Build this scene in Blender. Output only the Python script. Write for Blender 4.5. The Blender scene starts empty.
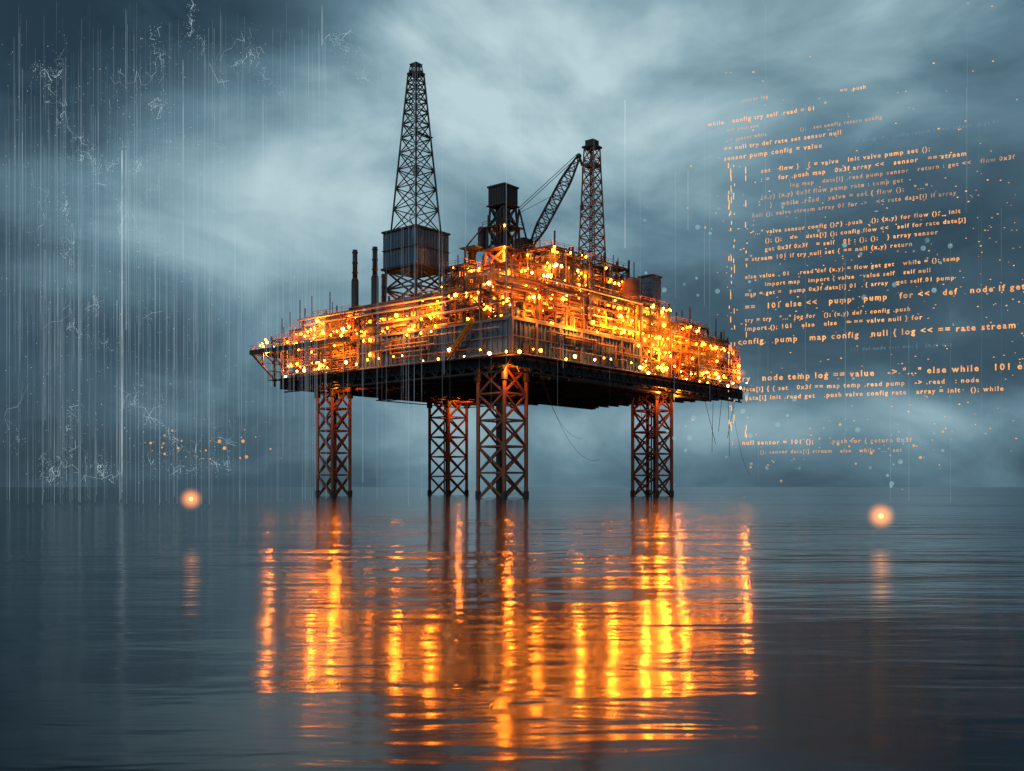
import bpy, math, random
from mathutils import Vector, Matrix
R = random.Random(11)
scene = bpy.context.scene
scene.view_settings.view_transform = 'Standard'
scene.view_settings.look = 'None'
scene.view_settings.exposure = 0
F = 1000.0
CZ = 2.5

# ------------------------------------------------------------------ helpers
def newmat(name):
    m = bpy.data.materials.new(name); m.use_nodes = True
    nt = m.node_tree; nt.nodes.clear()
    return m, nt

def steel(name, c1, c2, rough=0.6, metal=0.0, scale=0.35, rust=0.35, streak=True):
    m, nt = newmat(name); n = nt.nodes; l = nt.links
    out = n.new('ShaderNodeOutputMaterial'); p = n.new('ShaderNodeBsdfPrincipled')
    tc = n.new('ShaderNodeTexCoord'); mp = n.new('ShaderNodeMapping')
    mp.inputs['Scale'].default_value = (1, 1, 0.3 if streak else 1)
    nz = n.new('ShaderNodeTexNoise'); nz.inputs['Scale'].default_value = scale
    nz.inputs['Detail'].default_value = 5; nz.inputs['Roughness'].default_value = 0.7
    cr = n.new('ShaderNodeValToRGB')
    cr.color_ramp.elements[0].position = 0.5 - rust*0.4; cr.color_ramp.elements[0].color = (*c1, 1)
    cr.color_ramp.elements[1].position = 0.72; cr.color_ramp.elements[1].color = (*c2, 1)
    l.new(tc.outputs['Object'], mp.inputs[0]); l.new(mp.outputs[0], nz.inputs['Vector'])
    l.new(nz.outputs[0], cr.inputs[0]); l.new(cr.outputs[0], p.inputs['Base Color'])
    p.inputs['Roughness'].default_value = rough
    p.inputs['Metallic'].default_value = metal
    l.new(p.outputs[0], out.inputs[0])
    return m

def emis(name, col, s, sample=True):
    m, nt = newmat(name); n = nt.nodes
    out = n.new('ShaderNodeOutputMaterial'); e = n.new('ShaderNodeEmission')
    e.inputs[0].default_value = (*col, 1); e.inputs[1].default_value = s
    nt.links.new(e.outputs[0], out.inputs[0])
    m.cycles.emission_sampling = 'FRONT' if sample else 'NONE'
    return m

def holo(name, col, s, amin, amax, scale=0.25):
    """translucent luminous projection, density broken up by noise"""
    m, nt = newmat(name); n = nt.nodes; l = nt.links
    out = n.new('ShaderNodeOutputMaterial'); e = n.new('ShaderNodeEmission'); t = n.new('ShaderNodeBsdfTransparent')
    mx = n.new('ShaderNodeMixShader'); tc = n.new('ShaderNodeTexCoord')
    nz = n.new('ShaderNodeTexNoise'); nz.inputs['Scale'].default_value = scale; nz.inputs['Detail'].default_value = 3
    nz.inputs['Roughness'].default_value = 0.75
    mr = n.new('ShaderNodeMapRange'); mr.inputs[1].default_value = 0.36; mr.inputs[2].default_value = 0.66
    mr.inputs[3].default_value = amin; mr.inputs[4].default_value = amax
    e.inputs[0].default_value = (*col, 1); e.inputs[1].default_value = s
    l.new(tc.outputs['Object'], nz.inputs['Vector']); l.new(nz.outputs[0], mr.inputs[0])
    l.new(mr.outputs[0], mx.inputs[0]); l.new(t.outputs[0], mx.inputs[1]); l.new(e.outputs[0], mx.inputs[2])
    l.new(mx.outputs[0], out.inputs[0])
    m.cycles.emission_sampling = 'NONE'
    return m

class MB:
    def __init__(s): s.v = []; s.f = []
    def box(s, a0, a1, b0, b1, z0, z1):
        k = len(s.v)
        s.v += [(a0,b0,z0),(a1,b0,z0),(a1,b1,z0),(a0,b1,z0),(a0,b0,z1),(a1,b0,z1),(a1,b1,z1),(a0,b1,z1)]
        s.f += [(k,k+3,k+2,k+1),(k+4,k+5,k+6,k+7),(k,k+1,k+5,k+4),(k+1,k+2,k+6,k+5),(k+2,k+3,k+7,k+6),(k+3,k,k+4,k+7)]
    def cyl(s, p1, p2, r1, r2=None, n=8, cap=True):
        r2 = r1 if r2 is None else r2
        p1 = Vector(p1); p2 = Vector(p2); d = p2-p1
        if d.length < 1e-5: return
        d.normalize()
        up = Vector((0,0,1)) if abs(d.z) < 0.9 else Vector((1,0,0))
        x = d.cross(up).normalized(); y = d.cross(x)
        k = len(s.v); off = math.pi/n
        for p, r in ((p1,r1),(p2,r2)):
            for i in range(n):
                t = off+2*math.pi*i/n
                q = p+x*(r*math.cos(t))+y*(r*math.sin(t)); s.v.append(tuple(q))
        for i in range(n):
            j = (i+1) % n; s.f.append((k+i,k+j,k+n+j,k+n+i))
        if cap:
            s.f.append(tuple(k+i for i in reversed(range(n)))); s.f.append(tuple(k+n+i for i in range(n)))
    def beam(s, p1, p2, w): s.cyl(p1, p2, w*0.707, n=4)
    def ball(s, c, r, nu=8, nv=5):
        k = len(s.v); c = Vector(c)
        s.v.append((c.x,c.y,c.z+r))
        for i in range(1, nv):
            th = math.pi*i/nv
            for j in range(nu):
                ph = 2*math.pi*j/nu
                s.v.append((c.x+r*math.sin(th)*math.cos(ph), c.y+r*math.sin(th)*math.sin(ph), c.z+r*math.cos(th)))
        s.v.append((c.x,c.y,c.z-r)); last = len(s.v)-1
        for j in range(nu):
            s.f.append((k, k+1+j, k+1+(j+1)%nu)); 
            s.f.append((last, last-nu+(j+1)%nu, last-nu+j))
        for i in range(nv-2):
            for j in range(nu):
                a = k+1+i*nu; s.f.append((a+j, a+nu+j, a+nu+(j+1)%nu, a+(j+1)%nu))
    def quad(s, pts):
        k = len(s.v); s.v += [tuple(p) for p in pts]; s.f.append(tuple(range(k, k+len(pts))))
    def build(s, name, mat, parent=None, smooth=False):
        me = bpy.data.meshes.new(name); me.from_pydata(s.v, [], s.f); me.update()
        me.materials.append(mat)
        if smooth:
            for p in me.polygons: p.use_smooth = len(p.vertices) < 6
        o = bpy.data.objects.new(name, me); scene.collection.objects.link(o)
        if parent: o.parent = parent
        return o

def empty(name, loc=(0,0,0), rz=0):
    e = bpy.data.objects.new(name, None); scene.collection.objects.link(e)
    e.location = loc; e.rotation_euler = (0,0,rz); e.empty_display_size = 2
    return e

# ------------------------------------------------------------------ camera
cd = bpy.data.cameras.new('camera'); cam = bpy.data.objects.new('camera', cd); scene.collection.objects.link(cam)
cam.location = (0,0,CZ); cam.rotation_euler = (math.radians(90),0,0)
cd.sensor_width = 36; cd.lens = 36*F/1024; cd.shift_y = (487-385.5)/1024
cd.clip_start = 0.1; cd.clip_end = 60000
scene.camera = cam

# ------------------------------------------------------------------ world
w = bpy.data.worlds.new('World'); scene.world = w; w.use_nodes = True
nt = w.node_tree; nt.nodes.clear(); N = nt.nodes; L = nt.links
def M(op, a, b=None, c=None, clamp=False):
    x = N.new('ShaderNodeMath'); x.operation = op; x.use_clamp = clamp
    for i, v in enumerate((a, b, c)):
        if v is None: continue
        if isinstance(v, (int, float)): x.inputs[i].default_value = v
        else: L.new(v, x.inputs[i])
    return x.outputs[0]
tc = N.new('ShaderNodeTexCoord'); sep = N.new('ShaderNodeSeparateXYZ'); L.new(tc.outputs['Generated'], sep.inputs[0])
az = M('ARCTAN2', sep.outputs[0], sep.outputs[1]); el = M('ARCSINE', sep.outputs[2])
def wnoise(scale, sx, sy, rot=0, detail=8, dist=0.5, rough=0.55, off=0):
    cb = N.new('ShaderNodeCombineXYZ'); L.new(az, cb.inputs[0]); L.new(el, cb.inputs[1])
    mp = N.new('ShaderNodeMapping'); mp.inputs['Scale'].default_value = (sx, sy, 1); mp.inputs['Rotation'].default_value = (0,0,rot)
    mp.inputs['Location'].default_value = (off, off*0.7, 0)
    nz = N.new('ShaderNodeTexNoise'); nz.inputs['Scale'].default_value = scale; nz.inputs['Detail'].default_value = detail
    nz.inputs['Distortion'].default_value = dist; nz.inputs['Roughness'].default_value = rough
    L.new(cb.outputs[0], mp.inputs[0]); L.new(mp.outputs[0], nz.inputs['Vector'])
    return nz.outputs[0]
n1 = wnoise(3.2, 1, 1.7, 0.35, 6, 0.6, 0.50, 3.1)
n2 = wnoise(7.0, 1, 2.0, -0.5, 5, 0.8, 0.52, 8.4)
acc = M('ADD', M('MULTIPLY', M('SUBTRACT', n1, 0.5), 1.10), M('MULTIPLY', M('SUBTRACT', n2, 0.5), 0.46))
acc = M('ADD', acc, 0.355)
blobs = [ (235,205,120,50,0.34), (115,275,90,45,0.24), (330,150,120,80,0.20), (500,90,150,120,0.38), (720,40,200,70,0.38), (950,30,160,50,0.20),
          (690,170,110,100,0.18), (50,110,130,110,-0.30), (60,400,200,70,-0.10), (900,290,160,100,-0.24), (850,425,260,26,0.36), (480,430,330,50,0.16),
          (190,20,140,50,-0.20), (300,300,90,50,0.10)]
for px, py, sx, sy, wt in blobs:
    a0 = math.atan((px-512)/1000); e0 = math.atan((487-py)/1000)
    da = M('MULTIPLY', M('SUBTRACT', az, a0), 1000/sx); de = M('MULTIPLY', M('SUBTRACT', el, e0), 1000/sy)
    r2 = M('ADD', M('MULTIPLY', da, da), M('MULTIPLY', de, de))
    g = M('EXPONENT', M('MULTIPLY', r2, -0.7))
    g = M('MULTIPLY', g, M('ADD', M('MULTIPLY', n1, 1.1), 0.45))
    acc = M('MULTIPLY_ADD', g, wt, acc)
cr = N.new('ShaderNodeValToRGB'); el_ = cr.color_ramp.elements
el_[0].position = 0.0; el_[0].color = (0.018,0.041,0.060,1)
el_[1].position = 1.0; el_[1].color = (0.50,0.66,0.71,1)
for p_, c_ in ((0.28,(0.054,0.106,0.146,1)),(0.52,(0.125,0.228,0.290,1)),(0.75,(0.27,0.42,0.48,1))):
    e_ = el_.new(p_); e_.color = c_
L.new(acc, cr.inputs[0])
bg = N.new('ShaderNodeBackground'); L.new(cr.outputs[0], bg.inputs[0]); bg.inputs[1].default_value = 0.97
sky = N.new('ShaderNodeTexSky'); sky.sky_type = 'NISHITA'; sky.sun_disc = False
sky.sun_elevation = math.radians(40); sky.sun_rotation = math.radians(145)
bg2 = N.new('ShaderNodeBackground'); L.new(sky.outputs[0], bg2.inputs[0]); bg2.inputs[1].default_value = 0.0015
ad = N.new('ShaderNodeAddShader'); L.new(bg.outputs[0], ad.inputs[0]); L.new(bg2.outputs[0], ad.inputs[1])
wo = N.new('ShaderNodeOutputWorld'); L.new(ad.outputs[0], wo.inputs[0])
w.cycles.sampling_method = 'MANUAL'; w.cycles.sample_map_resolution = 256

sd = bpy.data.lights.new('sun', 'SUN'); sd.energy = 0.5; sd.angle = math.radians(20); sd.color = (0.85,0.94,1)
so = bpy.data.objects.new('sun', sd); scene.collection.objects.link(so)
so.rotation_euler = (math.radians(50), 0, math.radians(-35))

# ------------------------------------------------------------------ sea
m_sea, nt2 = newmat('sea_water'); n = nt2.nodes; l = nt2.links
out = n.new('ShaderNodeOutputMaterial'); p = n.new('ShaderNodeBsdfPrincipled')
p.inputs['Base Color'].default_value = (0.002,0.010,0.018,1); p.inputs['Roughness'].default_value = 0.12
p.inputs['IOR'].default_value = 1.19
tc = n.new('ShaderNodeTexCoord')
def snoise(sx, sy, rot, detail, amp, dist=0.3):
    mp = n.new('ShaderNodeMapping'); mp.inputs['Scale'].default_value = (sx, sy, 1); mp.inputs['Rotation'].default_value = (0,0,rot)
    nz = n.new('ShaderNodeTexNoise'); nz.inputs['Scale'].default_value = 1; nz.inputs['Detail'].default_value = detail
    nz.inputs['Distortion'].default_value = dist; nz.inputs['Roughness'].default_value = 0.5
    l.new(tc.outputs['Object'], mp.inputs[0]); l.new(mp.outputs[0], nz.inputs['Vector'])
    mm = n.new('ShaderNodeMath'); mm.operation = 'MULTIPLY'; mm.inputs[1].default_value = amp; l.new(nz.outputs[0], mm.inputs[0])
    return mm.outputs[0]
def sadd(a, b, op='ADD'):
    mm = n.new('ShaderNodeMath'); mm.operation = op; l.new(a, mm.inputs[0])
    l.new(b, mm.inputs[1]); return mm.outputs[0]
h = sadd(snoise(0.022,0.070,0.12,2,0.28), snoise(0.30,0.95,-0.12,3,0.032))
pat = snoise(0.006,0.02,0.0,2,1.0)
pm = n.new('ShaderNodeMapRange'); pm.inputs[1].default_value=.40; pm.inputs[2].default_value=.62; l.new(pat, pm.inputs[0])
h = sadd(h, sadd(snoise(0.09,0.34,0.05,3,0.30), pm.outputs[0], 'MULTIPLY'))
bp = n.new('ShaderNodeBump'); bp.inputs['Strength'].default_value = 1; bp.inputs['Distance'].default_value = 1
l.new(h, bp.inputs['Height']); l.new(bp.outputs[0], p.inputs['Normal']); l.new(p.outputs[0], out.inputs[0])
b = MB(); S = 30000
b.quad([(-S,-2000,0),(S,-2000,0),(S,S,0),(-S,S,0)])
b.build('sea', m_sea)

# ------------------------------------------------------------------ platform
TH = math.atan2(0.77, 0.64); cu, su = math.cos(TH), math.sin(TH)
rig = empty('oil_platform', (0,215,0), TH)
def Lc(px, py, d):
    x = (px-512)/F*d; y = d-215; z = CZ+(487-py)/F*d
    return Vector((cu*x+su*y, -su*x+cu*y, z))
mats = {
 'dark': steel('dark_steel', (0.028,0.036,0.046), (0.07,0.050,0.04), 0.6),
 'rust': steel('rusty_steel', (0.24,0.085,0.045), (0.38,0.13,0.045), 0.7, rust=0.2),
 'grey': steel('painted_grey_steel', (0.19,0.20,0.21), (0.15,0.09,0.06), 0.55, rust=0.1),
 'blue': steel('blue_grey_cladding', (0.11,0.18,0.25), (0.05,0.07,0.09), 0.5, scale=0.2, rust=0.1),
 'pipe': steel('process_pipe', (0.48,0.36,0.26), (0.36,0.16,0.06), 0.4, metal=0.2, rust=0.1),
 'yell': steel('safety_yellow', (0.60,0.30,0.04), (0.34,0.13,0.03), 0.5, rust=0.1),
}
B = {}
def G(part, mat):
    k = (part, mat)
    if k not in B: B[k] = MB()
    return B[k]
lampA, lampW, lampT = MB(), MB(), MB()
nlamp = 0
def lamp(p, r=0.3, kind=None):
    global nlamp; nlamp += 1
    k = kind or R.choice('AAAAAAW')
    (lampA if k == 'A' else lampW).ball(p, r, 5 if r > .35 else 4, 3)
glowp = MB()   # emissive panels added on the cabins to deepen the orange glow

def lattice(part, mat, c0, w0, c1, w1, nb, t, geo=False, tb=None, xb=True):
    tb = tb or t*0.6; g = G(part, mat)
    c0 = Vector(c0); c1 = Vector(c1)
    def ring(s):
        c = c0.lerp(c1, s); ww = (w0+(w1-w0)*s)/2
        return [c+Vector((sx*ww, sy*ww, 0)) for sx, sy in ((-1,-1),(1,-1),(1,1),(-1,1))]
    ss = [i/nb for i in range(nb+1)]
    if geo:
        q = (max(w1,0.3*w0)/w0)**(1/nb); tot = sum(q**i for i in range(nb)); ss = [0]
        for i in range(nb): ss.append(ss[-1]+q**i/tot)
    rs = [ring(s) for s in ss]
    for i in range(nb):
        A, C = rs[i], rs[i+1]
        for k in range(4):
            j = (k+1) % 4
            g.cyl(A[k], C[k], t/2, n=6, cap=False)
            g.beam(C[k], C[j], tb)
            if i == 0: g.beam(A[k], A[j], tb)
            if xb: g.beam(A[k], C[j], tb); g.beam(A[j], C[k], tb)
            else: g.beam(A[k], C[j], tb) if (i+k) % 2 else g.beam(A[j], C[k], tb)
    return rs

def rail(part, p1, p2, hgt=1.2, mat='yell'):
    g = G(part, mat); p1 = Vector(p1); p2 = Vector(p2); nn = max(1, int((p2-p1).length/2.2))
    for i in range(nn+1):
        q = p1.lerp(p2, i/nn); g.beam(q, q+Vector((0,0,hgt)), 0.09)
    for hh in (hgt, hgt*0.55): g.beam(p1+Vector((0,0,hh)), p2+Vector((0,0,hh)), 0.08)

def pipe_run(part, lo, hi, r=None, mat=None):
    r = r or R.choice((0.1,0.14,0.2,0.28,0.4)); g = G(part, mat or R.choice(('pipe','pipe','grey','rust','yell','dark')))
    p = Vector([R.uniform(lo[i], hi[i]) for i in range(3)])
    ax = R.choice((0,1,2))
    for _ in range(R.randint(2,5)):
        q = p.copy(); q[ax] = R.uniform(lo[ax], hi[ax])
        if abs(q[ax]-p[ax]) > 0.6:
            g.cyl(p, q, r, n=7); g.ball(q, r*1.15, 6, 4)
            if R.random() < 0.5:
                m_ = p.lerp(q, 0.5); e = (q-p).normalized()*0.12; g.cyl(m_-e, m_+e, r*1.6, n=8)
        p = q; ax = R.choice([i for i in range(3) if i != ax])

def vessel(part, c, ax, ln, r, mat='pipe'):
    g = G(part, mat); c = Vector(c); d = Vector((0,0,0)); d[ax] = 1
    a, b_ = c-d*ln/2, c+d*ln/2
    g.cyl(a, b_, r, n=16, cap=False)
    for e, s in ((a,-1),(b_,1)):
        g.cyl(e, e+d*s*r*0.3, r, r*0.85, n=16, cap=False); g.cyl(e+d*s*r*0.3, e+d*s*r*0.5, r*0.85, r*0.4, n=16)
    for t in (0.2,0.5,0.8):
        q = a.lerp(b_, t); g.cyl(q-d*0.1, q+d*0.1, r*1.06, n=16)

def module(part, a0, a1, b0, b1, z0, z1, dens=1.0, lamps=1.0, hz=3.6, ragged=True):
    fl = max(1, round((z1-z0)/hz)); hz = (z1-z0)/fl
    na = max(1, round((a1-a0)/5.0)); nb = max(1, round((b1-b0)/5.0))
    A = [a0+(a1-a0)*i/na for i in range(na+1)]; Bv = [b0+(b1-b0)*i/nb for i in range(nb+1)]
    gs = G(part, R.choice(('dark','dark','rust')))
    gp = G(part, 'dark')
    for i, a in enumerate(A):
        for j, b_ in enumerate(Bv):
            top = z1 + (R.choice((0,0,0.0,1.2,2.5)) if ragged else 0)
            gs.beam((a,b_,z0),(a,b_,top), 0.42)
    for k in range(1, fl+1):
        z = z0+hz*k
        for b_ in Bv: gs.beam((a0,b_,z),(a1,b_,z), 0.38)
        for a in A: gs.beam((a,b0,z-0.05),(a,b1,z-0.05), 0.34)
        for i in range(na):
            for j in range(nb):
                if R.random() < (0.55 if k < fl else 0.35):
                    gp.box(A[i]+.15, A[i+1]-.15, Bv[j]+.15, Bv[j+1]-.15, z+0.2, z+0.28)
        if R.random() < 0.9:
            rail(part, (a0,b0,z+.2),(a1,b0,z+.2)); rail(part, (a0,b0,z+.2),(a0,b1,z+.2))
    for k in range(fl):
        z = z0+hz*k
        for i in range(na):
            if R.random() < 0.45: gs.beam((A[i],b0,z),(A[i+1],b0,z+hz),0.25)
            if R.random() < 0.2: gs.beam((A[i+1],b0,z),(A[i],b0,z+hz),0.25)
        for j in range(nb):
            if R.random() < 0.45: gs.beam((a0,Bv[j],z),(a0,Bv[j+1],z+hz),0.25)
            if R.random() < 0.2: gs.beam((a0,Bv[j+1],z),(a0,Bv[j],z+hz),0.25)
        for i in range(na):
            for j in range(nb):
                x = R.random(); ca = (A[i]+A[i+1])/2; cb_ = (Bv[j]+Bv[j+1])/2
                if x < 0.16:
                    vessel(part, (ca,cb_,z+hz*0.45), R.choice((0,1)), 3.2, R.uniform(.7,1.2), R.choice(('pipe','grey','blue')))
                elif x < 0.30:
                    vessel(part, (ca,cb_,z+hz*0.5), 2, hz*0.75, R.uniform(.6,1.3), R.choice(('pipe','grey','rust')))
                elif x < 0.47:
                    g = G(part, R.choice(('grey','blue','dark','dark','yell')))
                    u_, v_, h_ = R.uniform(1,2), R.uniform(1,2), R.uniform(1.2,hz-.5)
                    g.box(ca-u_, ca+u_, cb_-v_, cb_+v_, z+.3, z+.3+h_)
                    for q in range(3):
                        g.box(ca-u_-.06, ca-u_+.02, cb_-v_+v_*(.3+q*.55), cb_-v_+v_*(.45+q*.55), z+.5, z+.2+h_)
                elif x < 0.47+0.14*lamps:
                    G(part,'grey').box(ca-1.3, ca+1.3, cb_-1.3, cb_+1.3, z+.3, z+2.8)
                    for q in range(3):
                        glowp.box(ca-1.36, ca-1.29, cb_-1.1+q*.8, cb_-.55+q*.8, z+1.1, z+2.3)
                        glowp.box(ca-1.1+q*.8, ca-.55+q*.8, cb_-1.36, cb_-1.29, z+1.1, z+2.3)
    vol = (a1-a0)*(b1-b0)*(z1-z0)
    for _ in range(int(dens*(vol**0.66)*0.42)):
        pipe_run(part, (a0,b0,z0+.5), (a1,b1,z1+0.3))
    for _ in range(int(dens*((a1-a0)+(b1-b0))*0.9)):
        if R.random() < 0.5: pipe_run(part, (a0,b0-0.7,z0+.5),(a1,b0+1.2,z1+.8), R.choice((.1,.15,.25)))
        else: pipe_run(part, (a0-0.7,b0,z0+.5),(a0+1.2,b1,z1+.8), R.choice((.1,.15,.25)))
    for _ in range(int((a1-a0)*(b1-b0)/55)):
        a, b_ = R.uniform(a0,a1), R.uniform(b0,b1); hh = R.uniform(2,5.5)
        G(part,'dark').cyl((a,b_,z1),(a,b_,z1+hh), R.uniform(.08,.24), n=6)
    nl = int(lamps*((a1-a0)*(z1-z0)+(b1-b0)*(z1-z0))/14)
    nc = max(1, nl//7); cl = [(R.random(), R.random(), R.randint(1,fl), R.random()<.5) for _ in range(nc)]
    for _ in range(nl):
        t, s_, kk, sd_ = R.choice(cl)
        if R.random()<.45: t, kk = R.random(), R.randint(1,fl)
        z = z0+hz*kk-R.uniform(.4,1.6); t = min(1,max(0,t+R.gauss(0,.10)))
        r = R.choice((.12,.14,.18,.22,.28,.34,.46))
        if sd_: lamp((a0+(a1-a0)*t, b0+R.choice((-.9,-.5,.4)), z), r)
        else: lamp((a0+R.choice((-.9,-.5,.4)), b0+(b1-b0)*t, z), r)
    for _ in range(int(nl*0.2)):
        lamp((R.uniform(a0,a1), R.uniform(b0,b1), R.uniform(z0+1,z1)), R.choice((.2,.3,.5)), 'A')

# --- legs
for (a, b_, s) in ((5,7,7.6),(68,7,7.6),(8,68,6.0),(52,68,7.8)):
    lattice('lattice_leg', 'rust', (a,b_,-6), s, (a,b_,29), s, 6, 0.92, tb=0.40)
    for sx in (-1,1):
        for sy in (-1,1):
            g = G('lattice_leg','dark'); x, y = a+sx*s/2, b_+sy*s/2
            g.cyl((x,y,-6),(x,y,1.6), .66, n=10)
            g.cyl((x,y,26),(x,y,29), .85, n=10)
    g = G('leg_riser','dark')
    for k in range(3):
        x, y = a+R.uniform(-2,2), b_+R.uniform(-2,2); g.cyl((x,y,-5),(x,y,29), R.choice((.2,.32)), n=7)

# --- underside : girders and plate
g = G('underdeck_girder','dark')
def amax(b_): return 107 if b_ < 55 else 75
for i in range(0, 21):
    b_ = i*4.0; am = amax(b_)
    g.box(0, am, b_-.2, b_+.2, 28.7, 30.9)
    g.box(0, am, b_-.45, b_+.45, 28.55, 28.75)
for i in range(0, 22):
    a = i*5.0; bm = 80 if a <= 75 else 54
    g.box(a-.22, a+.22, 0, bm, 28.9, 30.9)
g.box(0,75,0,80,30.95,31.2); g.box(75,107,0,55,30.95,31.19)
for _ in range(90):
    pipe_run('underdeck_pipework', (1,1,27.4), (100,52,28.6), R.choice((.15,.25,.35)), R.choice(('grey','rust')))
for _ in range(60):
    pipe_run('underdeck_pipework', (1,1,27.4), (72,79,28.6), R.choice((.15,.25,.35)), R.choice(('grey','rust')))
for i in range(26):
    a=i*4.1
    g.beam((a,-.3,30.6),(a+2.05,-.3,27.6),.26); g.beam((a+2.05,-.3,27.6),(a+4.1,-.3,30.6),.26)
    if a<76: g.beam((-.3,a,30.6),(-.3,a+2.05,27.6),.26); g.beam((-.3,a+2.05,27.6),(-.3,a+4.1,30.6),.26)
g.beam((2,-.3,27.6),(106,-.3,27.6),.35); g.beam((-.3,2,27.6),(-.3,78,27.6),.35)

# --- hull : clad central box
HA, HB = 51, 49
g = G('hull_cladding','blue'); g.box(0.4,HA,0.4,HB,31.2,39.0)
g = G('hull_frame','grey')
for i in range(0, 35):
    a = i*1.5
    if a <= HA: G('hull_cladding','blue').box(a-.12,a+.12,0.1,0.42,31.3,38.8)
    if a <= HB: G('hull_cladding','blue').box(0.1,0.42,a-.12,a+.12,31.3,38.8)
for z, t in ((31.2,.5),(35.1,.22),(38.7,.55)):
    g.box(-.15,HA+.2,-.15,.25,z,z+t); g.box(-.16,.26,.26,HB+.2,z+.003,z+t-.003)
for i in range(0,7):
    g.box(i*8.5-.25,i*8.5+.25,-.25,.2,31.71,38.68); g.box(-.25,.2,i*8.1+.28,i*8.1+.75,31.71,38.68)
for _ in range(16):
    if R.random()<.5:
        a = R.uniform(2,HA-4); z = R.choice((31.9,35.5)); G('hull_fittings','dark').box(a,a+R.uniform(1,2.4),-.22,.15,z,z+R.uniform(1.6,2.6))
    else:
        a = R.uniform(2,HB-4); z = R.choice((31.9,35.5)); G('hull_fittings','dark').box(-.22,.15,a,a+R.uniform(1,2.4),z,z+R.uniform(1.6,2.6))
for _ in range(7):
    pipe_run('hull_pipework', (0,-.9,31.5),(HA,-.5,39), R.choice((.12,.2)))
    pipe_run('hull_pipework', (-.9,0,31.5),(-.5,HB,39), R.choice((.12,.2)))
g = G('walkway','dark')
g.box(-2.6,107,-2.6,-.3,30.7,30.95); g.box(-2.6,-.3,-.28,82,30.7,30.95)
rail('walkway_rail',(-2.6,-2.6,30.95),(107,-2.6,30.95),mat='grey'); rail('walkway_rail',(-2.6,-2.6,30.95),(-2.6,82,30.95),mat='grey')
for i in range(28):
    a = i*3.9+R.uniform(-1,1)
    if R.random()<.85: lamp((a,-2.4,30.95+R.choice((.4,1.4,2.2))), R.choice((.2,.3,.4)), R.choice('WA'))
    if a < 80 and R.random()<.85: lamp((-2.4,a,30.95+R.choice((.4,1.4,2.2))), R.choice((.2,.3,.4)), R.choice('WA'))
for i in range(14):
    a = R.uniform(2,104); lamp((a,-.6,R.choice((34.6,38.2,39.4))), R.choice((.2,.28,.36)))
    a = R.uniform(2,78); lamp((-.6,a,R.choice((34.6,38.2,39.4))), R.choice((.2,.28,.36)))

g = G('stairway','yell')
g.beam((-1.2,18,31),(-1.2,10,39),.5); g.beam((-2.2,18,31),(-2.2,10,39),.5)
for i in range(20): 
    t = i/20; g.box(-2.2,-1.2,18-8*t-.15,18-8*t+.15,31+8*t,31.08+8*t)

# --- left wing
module('port_module', 0.3,22,HB+.8,80,31.2,38.6,1.1,1.4, ragged=False)
G('port_module','dark').box(0,40,HB+.5,80,38.7,39.0)
g = G('cantilever_deck','dark')
g.box(-2,26,80,90,38.7,39.2); g.box(-2.5,-1.9,50,90.5,38.3,39.5); g.box(-2.5,26,90,90.5,38.3,39.5)
for a in (-2,5,12,19,26):
    g.beam((a,80,31),(a,90,38.6),.5); g.beam((a,80,35),(a,85,38.6),.3); g.beam((a,80,29),(a,80,38.6),.4); g.beam((a,85,34.6),(a,85,38.6),.3)
for t in (.33,.66): g.beam((-2,80+10*t,31+7.6*t),(26,80+10*t,31+7.6*t),.3)
for i in range(7): g.beam((-2+i*4,80+10*.66,31+7.6*.66),(2+i*4,90,38.6),.22)
rail('cantilever_rail',(-2.3,50,39.4),(-2.3,90,39.4)); rail('cantilever_rail',(-2.3,90,39.4),(26,90,39.4))
for i in range(14): lamp((-2.2+R.uniform(-.2,3), R.uniform(52,90), 39.4+R.uniform(.6,3)), R.choice((.22,.3,.38)))
module('port_process_rack', 1,14,52,68,39,46.5,1.2,1.8)
module('port_process_rack', 3,18,69,80,39,44.5,1.2,1.8)
module('port_process_rack', 3,12,81,88,39.3,42.5,1.0,1.5)
module('port_process_rack', 15,34,52,78,39,48.5,1.0,1.3)
module('port_process_rack', 1,10,30,50,39,44.5,1.2,1.6)
module('port_process_rack', 11,26,34,50,39,50,1.2,1.3)
# --- centre
module('central_process_module', 1,10,1,9,39,43.2,1.2,1.6)
module('central_process_module', 1,9,10,29,39,46.5,1.3,1.8)
module('central_process_module', 11,28,1,9,39,46.5,1.3,1.8)
module('central_process_module', 10,26,10,24,39,54,1.3,1.9)
module('central_process_module', 12,24,25,33,39,56,1.2,1.3)
module('central_process_module', 27,40,10,26,39,61,1.3,1.9)
module('central_process_module', 25,44,27,44,39,58,1.1,1.2)
module('central_process_module', 29,50,1,9,39,49,1.3,2.4)
# --- right
module('starboard_process_module', 41,58,8,24,39,60,1.3,2.3)
module('starboard_process_module', 52,66,.5,8,31.2,50,1.3,2.4)
module('starboard_process_module', 59,72,9,26,39,57,1.2,1.9)
module('starboard_process_module', 67,106,.5,12,31.2,43,1.2,1.5)
module('starboard_process_module', 73,90,2,20,43,47.5,1.2,1.5)
module('starboard_process_module', 91,104,3,20,43,45.5,1.2,1.5)
module('starboard_process_module', 74,106,13,34,31.2,42,0.6,.5)
module('aft_module', 46,74,28,60,39,52,.5,.5)
module('aft_module', 36,70,61,80,31.2,44,.5,.4)

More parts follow.
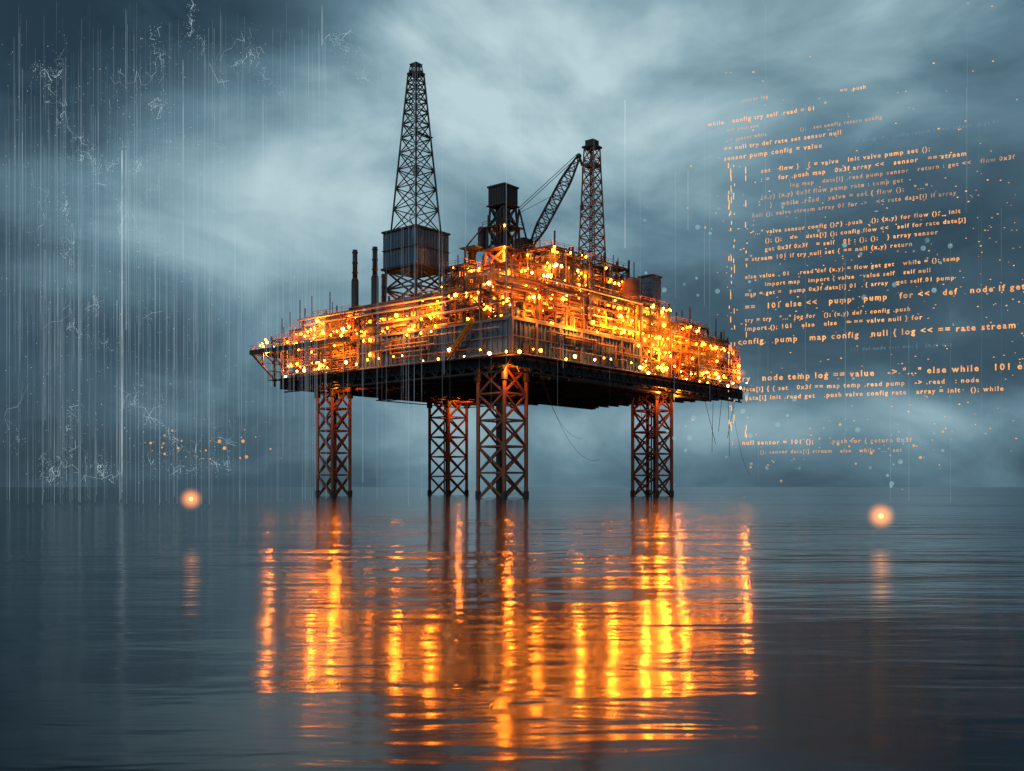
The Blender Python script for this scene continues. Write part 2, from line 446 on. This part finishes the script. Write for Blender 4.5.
for k in range(26):
    z = R.uniform(39.6,50); b_ = R.uniform(.2,8); a1 = R.uniform(20,60)
    G('pipe_header', R.choice(('pipe','rust','grey'))).cyl((R.uniform(0,15),b_,z),(a1,b_,z),R.uniform(.15,.35),n=8)
    a = R.uniform(.2,6); G('pipe_header', R.choice(('pipe','rust','grey'))).cyl((a,R.uniform(5,25),z-2),(a,R.uniform(40,80),z-2),R.uniform(.15,.35),n=8)

# --- main derrick on its drill-floor box
c = Lc(416,260,262); ca, cb_ = c.x, c.y
g = G('drill_floor_house','blue'); hw = 5.9
g.box(ca-hw,ca+hw,cb_-hw,cb_+hw,59.5,68.6)
for i in range(12):
    t = -hw+i*hw*2/11
    g.box(ca+t-.1,ca+t+.1,cb_-hw-.2,cb_-hw+.05,59.6,68.5); g.box(ca-hw-.2,ca-hw+.05,cb_+t-.1,cb_+t+.1,59.6,68.5)
g = G('drill_floor_house','dark'); g.box(ca-hw-.5,ca+hw+.5,cb_-hw-.5,cb_+hw+.5,68.65,69.1); g.box(ca-hw-.6,ca+hw+.6,cb_-hw-.6,cb_+hw+.6,58.9,59.45)
g.box(ca-hw-.45,ca+hw+.45,cb_-hw-.35,cb_+hw+.35,63.9,64.1)
lattice('derrick_substructure','dark',(ca,cb_,39),12,(ca,cb_,58.9),11,4,.8,tb=.4)
lattice('drilling_derrick','dark',(ca,cb_,69.1),9.2,(ca,cb_,110.5),2.9,11,.50,geo=True,tb=.22)
g = G('drilling_derrick','dark'); g.box(ca-1.7,ca+1.7,cb_-1.7,cb_+1.7,110.5,110.9); 
lattice('drilling_derrick','dark',(ca,cb_,110.9),2.6,(ca,cb_,113),2.0,1,.3,tb=.2)
g.box(ca-1.2,ca+1.2,cb_-1.2,cb_+1.2,113,113.3)
g.cyl((ca,cb_,69),(ca,cb_,108),.10,n=6); g.box(ca-.5,ca+.5,cb_-.5,cb_+.5,84,86.5)
g.box(ca-3.0,ca+3.0,cb_-3.3,cb_-2.7,94.0,94.2)
for i in range(10):
    z = 69.2+i*3.8; s_ = 1.4 if i % 2 else -1.4; g.beam((ca-s_,cb_+1,z),(ca+s_,cb_+1,z+3.8),.16)

# --- second derrick
c = Lc(592,270,285); da, db_ = c.x, c.y
lattice('auxiliary_derrick','rust',(da,db_,50),6.4,(da,db_,64),5.8,3,.6,tb=.32)  # rusty tone, also imitating orange light on the lower tower
lattice('auxiliary_derrick','rust',(da,db_,64),5.8,(da,db_,99),3.2,11,.42,tb=.2)
g = G('auxiliary_derrick','dark'); g.box(da-2.1,da+2.1,db_-2.1,db_+2.1,99,99.5); g.box(da-1.4,da+1.4,db_-1.4,db_+1.4,99.5,101.2)
g.box(da-3.2,da+3.2,db_-3.2,db_+3.2,63.7,64.0); g.cyl((da,db_,64),(da,db_,98),.18,n=8)
g = G('auxiliary_derrick','blue'); g.box(da-1.7,da+1.7,db_-1.7,db_+1.7,93.6,94.6)

# --- central control tower
c = Lc(503,250,245); ta, tb_ = c.x, c.y
lattice('control_tower','rust',(ta,tb_,45),7.2,(ta,tb_,60),5.8,4,.7,tb=.4)  # rust colour on the base stands in for orange lamp light
lattice('control_tower','dark',(ta,tb_,60),5.8,(ta,tb_,66),5.4,1,.7,tb=.4)
lattice('control_tower','dark',(ta,tb_,66),5.0,(ta,tb_,71),4.4,1,.6,tb=.4)
g = G('control_tower','dark')
g.box(ta-2.9,ta+2.9,tb_-2.9,tb_+2.9,71,71.3); g.box(ta-2.5,ta+2.5,tb_-2.5,tb_+2.5,71.3,75.6); g.box(ta-2.8,ta+2.8,tb_-2.8,tb_+2.8,75.6,76)
for i in range(7):
    t=-2.4+i*.8; g.box(ta+t-.08,ta+t+.08,tb_-2.62,tb_-2.5,71.4,75.5); g.box(ta-2.62,ta-2.5,tb_+t-.08,tb_+t+.08,71.4,75.5)
g.box(ta-3.6,ta+3.6,tb_-3.6,tb_+3.6,65.7,66.0); g.box(ta-4,ta+4,tb_-4,tb_+4,60.3,60.6)
rail('control_tower',(ta-3.6,tb_-3.6,66),(ta+3.6,tb_-3.6,66),mat='dark'); rail('control_tower',(ta-3.6,tb_-3.6,66),(ta-3.6,tb_+3.6,66),mat='dark')
g.box(ta-1.3,ta+1.3,tb_-1.3,tb_+1.3,52,70.9)
for i in range(5): g.cyl((ta-3.3,tb_+2-i,60.5),(ta-3.3,tb_+2-i,R.uniform(66,70)),.15,n=6)
vessel('control_tower',(ta-2.6,tb_+4.6,63.5),2,5,1.0,'dark')
g.beam((ta-3.6,tb_+3.6,66),(ta-6,tb_+7,61),.3); g.beam((ta-6,tb_+7,61),(ta-6,tb_+7,52),.4); g.box(ta-7,ta-2,tb_+3,tb_+8,60.7,61)
for z in (60.2,65.4,56,52): lamp((ta-3.2,tb_-3.2,z),.28,'A')

# --- pedestal crane
p0 = Lc(531,246,255); p1 = Lc(579,156,255)
g = G('pedestal_crane','dark')
pc = Vector((p0.x-1.0,p0.y+1.2,0))
g.cyl((pc.x,pc.y,45),(pc.x,pc.y,61.5),1.1,n=14); g.cyl((pc.x,pc.y,61.5),(pc.x,pc.y,62.5),2.2,n=16)
g.box(pc.x-2.2,pc.x+1.8,pc.y-1.4,pc.y+2.6,62.5,65.6)
g.beam((pc.x-1.5,pc.y+2,65),(pc.x-.5,pc.y+1.5,73.5),.4); g.beam((pc.x+1,pc.y,65),(pc.x-.5,pc.y+1.5,73.5),.35)
def boom(q0, q1, nb, wmax, t):
    d = (q1-q0).normalized(); s_ = d.cross(Vector((0,0,1))).normalized(); u_ = s_.cross(d)
    rs = []
    for i in range(nb+1):
        x = i/nb; ww = wmax*min(1, .35+x*3.2, .3+(1-x)*2.6)/2
        c_ = q0.lerp(q1, x); rs.append([c_+s_*ww+u_*ww, c_-s_*ww+u_*ww, c_-s_*ww-u_*ww, c_+s_*ww-u_*ww])
    for i in range(nb):
        for k in range(4):
            j = (k+1)%4; g.beam(rs[i][k],rs[i+1][k],t); g.beam(rs[i+1][k],rs[i+1][j],t*.6)
            g.beam(rs[i][k],rs[i+1][j],t*.6) if i%2 else g.beam(rs[i][j],rs[i+1][k],t*.6)
boom(p0,p1,13,2.6,.32)
apex = Vector((pc.x-.5,pc.y+1.5,73.5))
for o_ in (-.5,.5): g.beam(apex+Vector((o_,0,0)), p1+Vector((o_,0,.5)), .14)
g.beam(apex+Vector((0,0,-1)), p0.lerp(p1,.6), .1)
g.ball(p1,.7,8,5); g.beam(p1, p1+Vector((0.6,-.6,-2.4)), .5)
hk = Lc(582,205,255); g.beam(p1+Vector((.5,-.6,-2)), hk, .1); g.box(hk.x-.35,hk.x+.35,hk.y-.35,hk.y+.35,hk.z-1.3,hk.z)

# --- exhaust stacks
for px, top, d, r in ((355,250,258,.62),(375,247,262,.66),(472,251,248,.95),(383,274,258,.4),(549,262,262,.4),(560,268,268,.35)):
    c = Lc(px, top, d); g = G('exhaust_stack','dark')
    g.cyl((c.x,c.y,40),(c.x,c.y,c.z-8),r*1.5,n=12); g.cyl((c.x,c.y,c.z-8),(c.x,c.y,c.z-7.2),r*1.5,r,n=12)
    g.cyl((c.x,c.y,c.z-7.2),(c.x,c.y,c.z),r,n=12)
    for q in (.8,3.5,6): g.cyl((c.x,c.y,c.z-q),(c.x,c.y,c.z-q+.25),r*1.25,n=12)
c = Lc(632,300,262); vessel('separator_column',(c.x,c.y,49.5),2,13,2.6,'rust')
c = Lc(612,300,262); vessel('separator_column',(c.x,c.y,48.5),2,13,1.5,'pipe')
c = Lc(650,300,268); g = G('turbine_housing','blue'); g.box(c.x-2.1,c.x+2.1,c.y-2.1,c.y+2.1,45,58.5)
for i in range(7): g.box(c.x-2.25,c.x+2.1,c.y-2.25,c.y-2.1,45.5+i*1.9,46.0+i*1.9); g.box(c.x-2.25,c.x-2.1,c.y-2.1,c.y+2.1,45.5+i*1.9,46+i*1.9)
g = G('turbine_housing','dark'); g.box(c.x-2.4,c.x+2.4,c.y-2.4,c.y+2.4,58.5,58.9)
for px, y, d in ((606,262,275),(618,258,275),(634,262,270),(626,268,270),(666,322,290),(668,312,290),(700,322,290),(724,330,292),(716,318,292),(300,300,275),(312,296,275),(330,292,268),(290,312,275),(282,318,275),(540,240,268),(448,262,258),(458,255,258)):
    c = Lc(px,y,d); G('antenna_mast','dark').cyl((c.x,c.y,c.z-12),(c.x,c.y,c.z),.14,n=6)

# --- hanging lines
def catenary(p, q, sag, r=.05, nn=14):
    g = G('hanging_cable','dark'); p=Vector(p); q=Vector(q); pr=p
    for i in range(1,nn+1):
        t=i/nn; c_=p.lerp(q,t)-Vector((0,0,sag*4*t*(1-t))); g.cyl(pr,c_,r,n=5); pr=c_
for a in (96,99,101,104,90): 
    z=R.uniform(8,20); G('hanging_cable','dark').cyl((a,R.uniform(0,4),30),(a+R.uniform(-1,1),R.uniform(0,4),z),.07,n=5)
catenary((100,0,29),(104,-4,6),4,.04); catenary((10,0,28),(30,-2,9),6,.035); catenary((12,2,28),(26,0,14),4,.03); catenary((64,6,29),(44,4,29),5); catenary((56,4,29),(66,6,20),6)
catenary((5,60,29),(5,20,29),2.2); catenary((8,10,29),(50,4,29),2.0)

for (part, mk), mb in B.items():
    mb.build(part, mats[mk], rig, smooth=part in ('exhaust_stack','separator_column'))
lampA.build('amber_lamp', emis('amber_lamp_glass',(1,.215,.006),80), rig)
lampW.build('warm_white_lamp', emis('warm_lamp_glass',(1,.40,.09),50), rig)
glowp.build('glow_panel', emis('glow_panel_emission',(1,.24,.012),7), rig)

fld = {}  # unseen point lights added to warm the structure and feed the water reflection
def fill_light(loc, e, r=.5):
    if e not in fld:
        ld = bpy.data.lights.new('amber_fill_light','POINT'); ld.energy=e; ld.color=(1,.215,.012); ld.shadow_soft_size=r; fld[e]=ld
    o=bpy.data.objects.new('amber_fill_light',fld[e]); scene.collection.objects.link(o); o.location=loc; o.parent=rig
for loc, e in (((6,60,43),11000),((8,76,42),10000),((-1.5,66,42),6000),((20,56,46),10000),((4,40,42.5),10000),((12,42,47),10000),((5,20,44),11000),((-1,24,43),6000),((18,5,43.5),11000),
               ((18,16,50),13000),((33,16,52),16000),((33,5,45),16000),((44,4,47),19000),((48,14,54),20000),((60,4,46),20000),((65,16,52),17000),((50,-2,44),10000),
               ((32,30,58),10000),((80,5,40),12000),((95,5,40),12000),((84,10,46),11000),((26,8,41),10000),((58,3,35),14000),((9,56,34),11000),((9,72,34),11000),((ta-4,tb_-3,58),9000),
               ((-1.5,84,38),4500),((-3,56,36),6000),((106,-2,37),7000),((60,-2,38),12000),((70,-2,42),8000),((36,-1.5,42),10000),((22,-2,40),7000),((-2,34,41),6000),((6,-1.5,41),5000),
               ((2,60,27.5),3000),((0,1,27.5),3500),((62,1,27.5),4000),((74,2,27.5),3000),((48,60,27.5),3000)):
    fill_light(loc, e)

# emissive volumes standing in for lamp bloom around the brightest work areas
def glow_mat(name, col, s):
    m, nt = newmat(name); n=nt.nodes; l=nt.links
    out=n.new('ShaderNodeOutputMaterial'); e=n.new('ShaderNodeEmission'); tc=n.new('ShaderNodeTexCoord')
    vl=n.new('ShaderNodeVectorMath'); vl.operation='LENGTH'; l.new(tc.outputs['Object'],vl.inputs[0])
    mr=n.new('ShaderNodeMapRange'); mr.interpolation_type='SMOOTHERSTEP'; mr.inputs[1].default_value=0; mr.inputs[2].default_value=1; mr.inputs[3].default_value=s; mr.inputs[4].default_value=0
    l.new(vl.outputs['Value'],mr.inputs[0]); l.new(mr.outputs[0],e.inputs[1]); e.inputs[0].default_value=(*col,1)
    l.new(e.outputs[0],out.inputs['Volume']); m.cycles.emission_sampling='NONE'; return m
gm = glow_mat('marker_bloom',(1,.32,.06),1.9)
gmr = glow_mat('bloom_glow',(1,.22,.012),.050)
gmb = glow_mat('bloom_glow_dense',(1,.27,.02),.22)
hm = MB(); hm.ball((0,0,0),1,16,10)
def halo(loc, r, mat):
    o = hm.build('bloom_glow', mat, rig); o.location = loc; o.scale = (r,r,r*.8)
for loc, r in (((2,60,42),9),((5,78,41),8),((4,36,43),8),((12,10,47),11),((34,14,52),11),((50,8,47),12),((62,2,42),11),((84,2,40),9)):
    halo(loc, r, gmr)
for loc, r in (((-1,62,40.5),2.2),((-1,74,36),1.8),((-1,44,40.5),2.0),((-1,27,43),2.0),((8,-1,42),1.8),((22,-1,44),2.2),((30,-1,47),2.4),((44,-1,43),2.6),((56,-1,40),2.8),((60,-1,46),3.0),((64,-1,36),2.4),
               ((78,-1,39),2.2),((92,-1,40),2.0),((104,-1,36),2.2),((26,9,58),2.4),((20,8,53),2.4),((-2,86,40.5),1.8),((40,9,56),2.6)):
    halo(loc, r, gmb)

# ------------------------------------------------------------------ floating code projection
x1,y1,x2,y2 = 43.0,200.0,90.0,178.0
ang = math.atan2(y2-y1, x2-x1)
code = empty('code_hologram', (x1,y1,0), ang)
mO = holo('projected_text_amber',(1.0,.42,.11),1.6,.40,1.0,.35)
mF = holo('projected_text_faint',(.95,.44,.17),1.1,.25,.9,.3)
mT = holo('projected_text_teal',(.40,.62,.66),.7,.0,.5,.3)
words = ['if','for','self','return','def','init','node','value','data[i]','=','==','();','{','}','config','stream','(x,y)','->','pump','flow','temp','sensor','null','else','while','get','set','0x3f','log','map','<<','valve','rate','import','array','.push','.read','try','01','101',':','"..."']
def s_of(px):
    k=(px-512)/F; c_,s_=math.cos(ang),math.sin(ang)
    return (k*y1-x1)/(c_-k*s_)
def text(px, py, px2, size, mat):
    # one row of the projection: constant height on the panel
    s0, s1 = s_of(px), s_of(px2); d = y1+s_of(730)*math.sin(ang); z = CZ+(487-py)/F*d
    t=''
    while len(t)*size*.60 < (s1-s0): t += R.choice(words)+R.choice((' ',' ',' ','   '))
    cu_=bpy.data.curves.new('code_line','FONT'); cu_.body=t.strip(); cu_.size=size; cu_.space_character=1.32
    cu_.offset = 0.026*size; cu_.resolution_u = 2
    o=bpy.data.objects.new('code_line',cu_); scene.collection.objects.link(o); o.parent=code
    o.location=(s0,0,z); o.rotation_euler=(math.pi/2,0,0); cu_.materials.append(mat)
rows = [(708,123,832,1.15,mO),(742,104,775,.9,mF),(840,110,862,1.0,mO),(727,131,760,.8,mF),
        (724,150,858,1.15,mO),(728,141,765,.9,mF),(800,141,880,.95,mF),(724,160,812,1.25,mO),(850,160,1010,.9,mT)]
y=177; k=0
while y < 402:
    big = [b_ for b_ in (311,345,382) if abs(y-b_)<7.5]
    gap = 222<y<232 or 268<y<277 or 352<y<372
    if not big and not gap:
        ind = R.choice((752,752,761,770,790)) if y<225 else R.choice((742,745,745,752,765))
        rows.append((ind,y,R.choice((R.randint(880,960),R.randint(950,1040),R.randint(950,1040))),R.choice((1.08,1.12,1.18)),R.choice((mO,mO,mO,mF))))
    elif gap and R.random()<.6: rows.append((R.randint(745,860),y,R.randint(900,1000),.9,mT))
    y += 8.6
rows += [(745,311,1040,1.5,mO),(738,345,1050,1.55,mO),(738,382,1055,1.6,mO),(732,445,815,1.2,mO),(830,445,905,1.15,mF),(760,454,915,1.0,mF)]
for r_ in rows: text(*r_)
g1=MB(); g2=MB()
def panelpt(px,py,off=0):
    s=s_of(px); d=y1+s*math.sin(ang); return s, CZ+(487-py)/F*d
for _ in range(80):
    px=R.choice((731,731,734,729,746))+R.uniform(-.6,.6); py=R.uniform(150,445); s,z=panelpt(px,py); h_=R.uniform(.3,1.3)
    g1.box(s-.08,s+.08,-.02,.02,z,z+h_)
for _ in range(420):
    px=R.uniform(715,1040); py=R.gauss(275,100); 
    if py>470: continue
    s,z=panelpt(px,py); q=R.uniform(.06,.16); (g1 if R.random()<.3 else g2).box(s-q,s+q,-.02,.02,z-q*.6,z+q*.6)
g1.build('cursor_marks',mO,code); g2.build('faint_marks',mF,code)

# ------------------------------------------------------------------ falling light streaks + crackle network (left)
mS = holo('streak_light',(.58,.76,.84),.75,.02,.45,.05)
mSb = holo('streak_bright',(.78,.90,.95),.95,.1,.85,.08)
mC = holo('crackle_light',(.62,.80,.86),.8,.0,.65,.22)
dr = empty('data_rain'); gs=MB(); gb=MB(); gc=MB()
def wp(px,py,d): return Vector(((px-512)/F*d, d, CZ+(487-py)/F*d))
def streak(g,px,y0,y1_,d,wd):
    a=wp(px,y0,d); c_=wp(px,y1_,d); c_.z=max(c_.z,.3)
    g.quad([(a.x-wd/2,a.y,c_.z),(a.x+wd/2,a.y,c_.z),(a.x+wd/2,a.y,a.z),(a.x-wd/2,a.y,a.z)])
for _ in range(600):
    px=R.choice((R.uniform(5,330),R.uniform(5,250),R.uniform(5,330),R.uniform(5,450))) if R.random()<.90 else R.uniform(450,1010)
    y0=R.uniform(0,330); streak(gs,px,y0,y0+R.uniform(60,360),R.uniform(120,195),R.choice((.02,.03,.04,.05)))
for px,y0,y1_,wd in ((122,150,492,.19),(126,150,330,.06),(117,300,480,.06),(625,100,248,.10),(322,5,45,.1),(183,60,260,.06),(45,250,420,.06),(235,160,300,.05),(520,20,140,.04),(263,100,220,.05),(688,170,230,.06)):
    streak(gb,px,y0,y1_,190,wd)
def crackle(px,py,n_,st,d=188,wd=.05,vert=1.4):
    p_=wp(px,py,d); dirx=R.uniform(-.6,.6); diz=R.uniform(-.5,.5)
    for _ in range(n_):
        q=p_+Vector((R.gauss(dirx,1)*st,R.uniform(-.3,.3),R.gauss(diz,1)*st*vert)); q.z=R.uniform(1,2) if q.z<1 else q.z
        if R.random()<.75: gc.cyl(p_,q,wd*R.uniform(.3,1),n=3,cap=False)
        for _k in range(3):
            e=q+Vector((R.gauss(0,.7),0,R.gauss(0,.9)))
            if e.z>.2: gc.ball(e,wd*R.uniform(.6,1.9),3,2)
        p_=q if R.random()<.8 else p_
for px,py,n_ in ((58,75,14),(52,125,26),(62,190,16),(120,150,34),(140,165,14),(205,45,22),(225,62,20),(160,100,16),(350,50,10),(355,75,8),(70,260,18),(66,330,22),(95,300,12),(75,440,22),(60,470,24),(100,455,20),(145,425,22),(180,475,20),(220,470,20),(135,405,12),(120,200,12),(150,30,12),(280,95,8),(20,440,10),(250,60,8)):
    crackle(px,py,int(n_*1.8),.42)
    crackle(px+R.uniform(-12,12),py+R.uniform(-14,6),int(n_*.8),.9,wd=.035)
for _ in range(9): crackle(R.uniform(20,330),R.uniform(20,440),12,1.3,188,.03,.5)
for _ in range(900):
    px=R.gauss(130,85); py=R.uniform(30,486); q=wp(px,py,R.uniform(150,195)); gc.ball(q,R.uniform(.03,.11),3,2)
gs.build('faint_streaks',mS,dr); gb.build('bright_streaks',mSb,dr); gc.build('crackle_network',mC,dr)

mSp = holo('spark_amber',(1,.44,.12),1.1,.05,.75,.5); mSt = holo('spark_teal',(.45,.75,.78),.7,.05,.5,.5)
sp=empty('floating_sparks'); ga=MB(); gt=MB()
for _ in range(30):
    ga.ball(wp(R.gauss(205,38),R.gauss(448,9),190),R.choice((.1,.14,.18,.24,.34)),8,6)
for _ in range(90):
    gt.ball(wp(R.uniform(640,960),R.gauss(440,28) if R.random()<.6 else R.uniform(190,300),195),R.choice((.12,.2,.3,.5)),8,6)
for _ in range(34):
    ga.ball(wp(R.uniform(680,960),R.uniform(80,470),195),R.uniform(.08,.25),8,6)
for _ in range(26):
    ga.ball(wp(R.uniform(750,960),R.gauss(455,12),195),R.uniform(.1,.3),8,6)
ga.build('amber_sparks',mSp,sp,True); gt.build('teal_sparks',mSt,sp,True)

# ------------------------------------------------------------------ glowing marker lights above the water
me_ = emis('marker_lamp',(1,.50,.2),2.0,False)
def marker(px,py,rpx,z):
    d=(CZ-z)/((py-487)/F); x=(px-512)/F*d; r=rpx/F*d
    e=empty('marker_light',(x,d,z))
    c_=MB(); c_.ball((0,0,0),r*.16,14,10); c_.build('lamp_globe',me_,e,True)
    hmb=MB(); hmb.ball((0,0,0),1,20,12); o=hmb.build('bloom_halo',gm,e); o.scale=(r,r,r)  # self-glowing volume that imitates bloom around the globe
marker(191,499,14,1.9); marker(881,516,17,1.2)
print('lamps', nlamp, 'faces', sum(len(m.f) for m in B.values()))
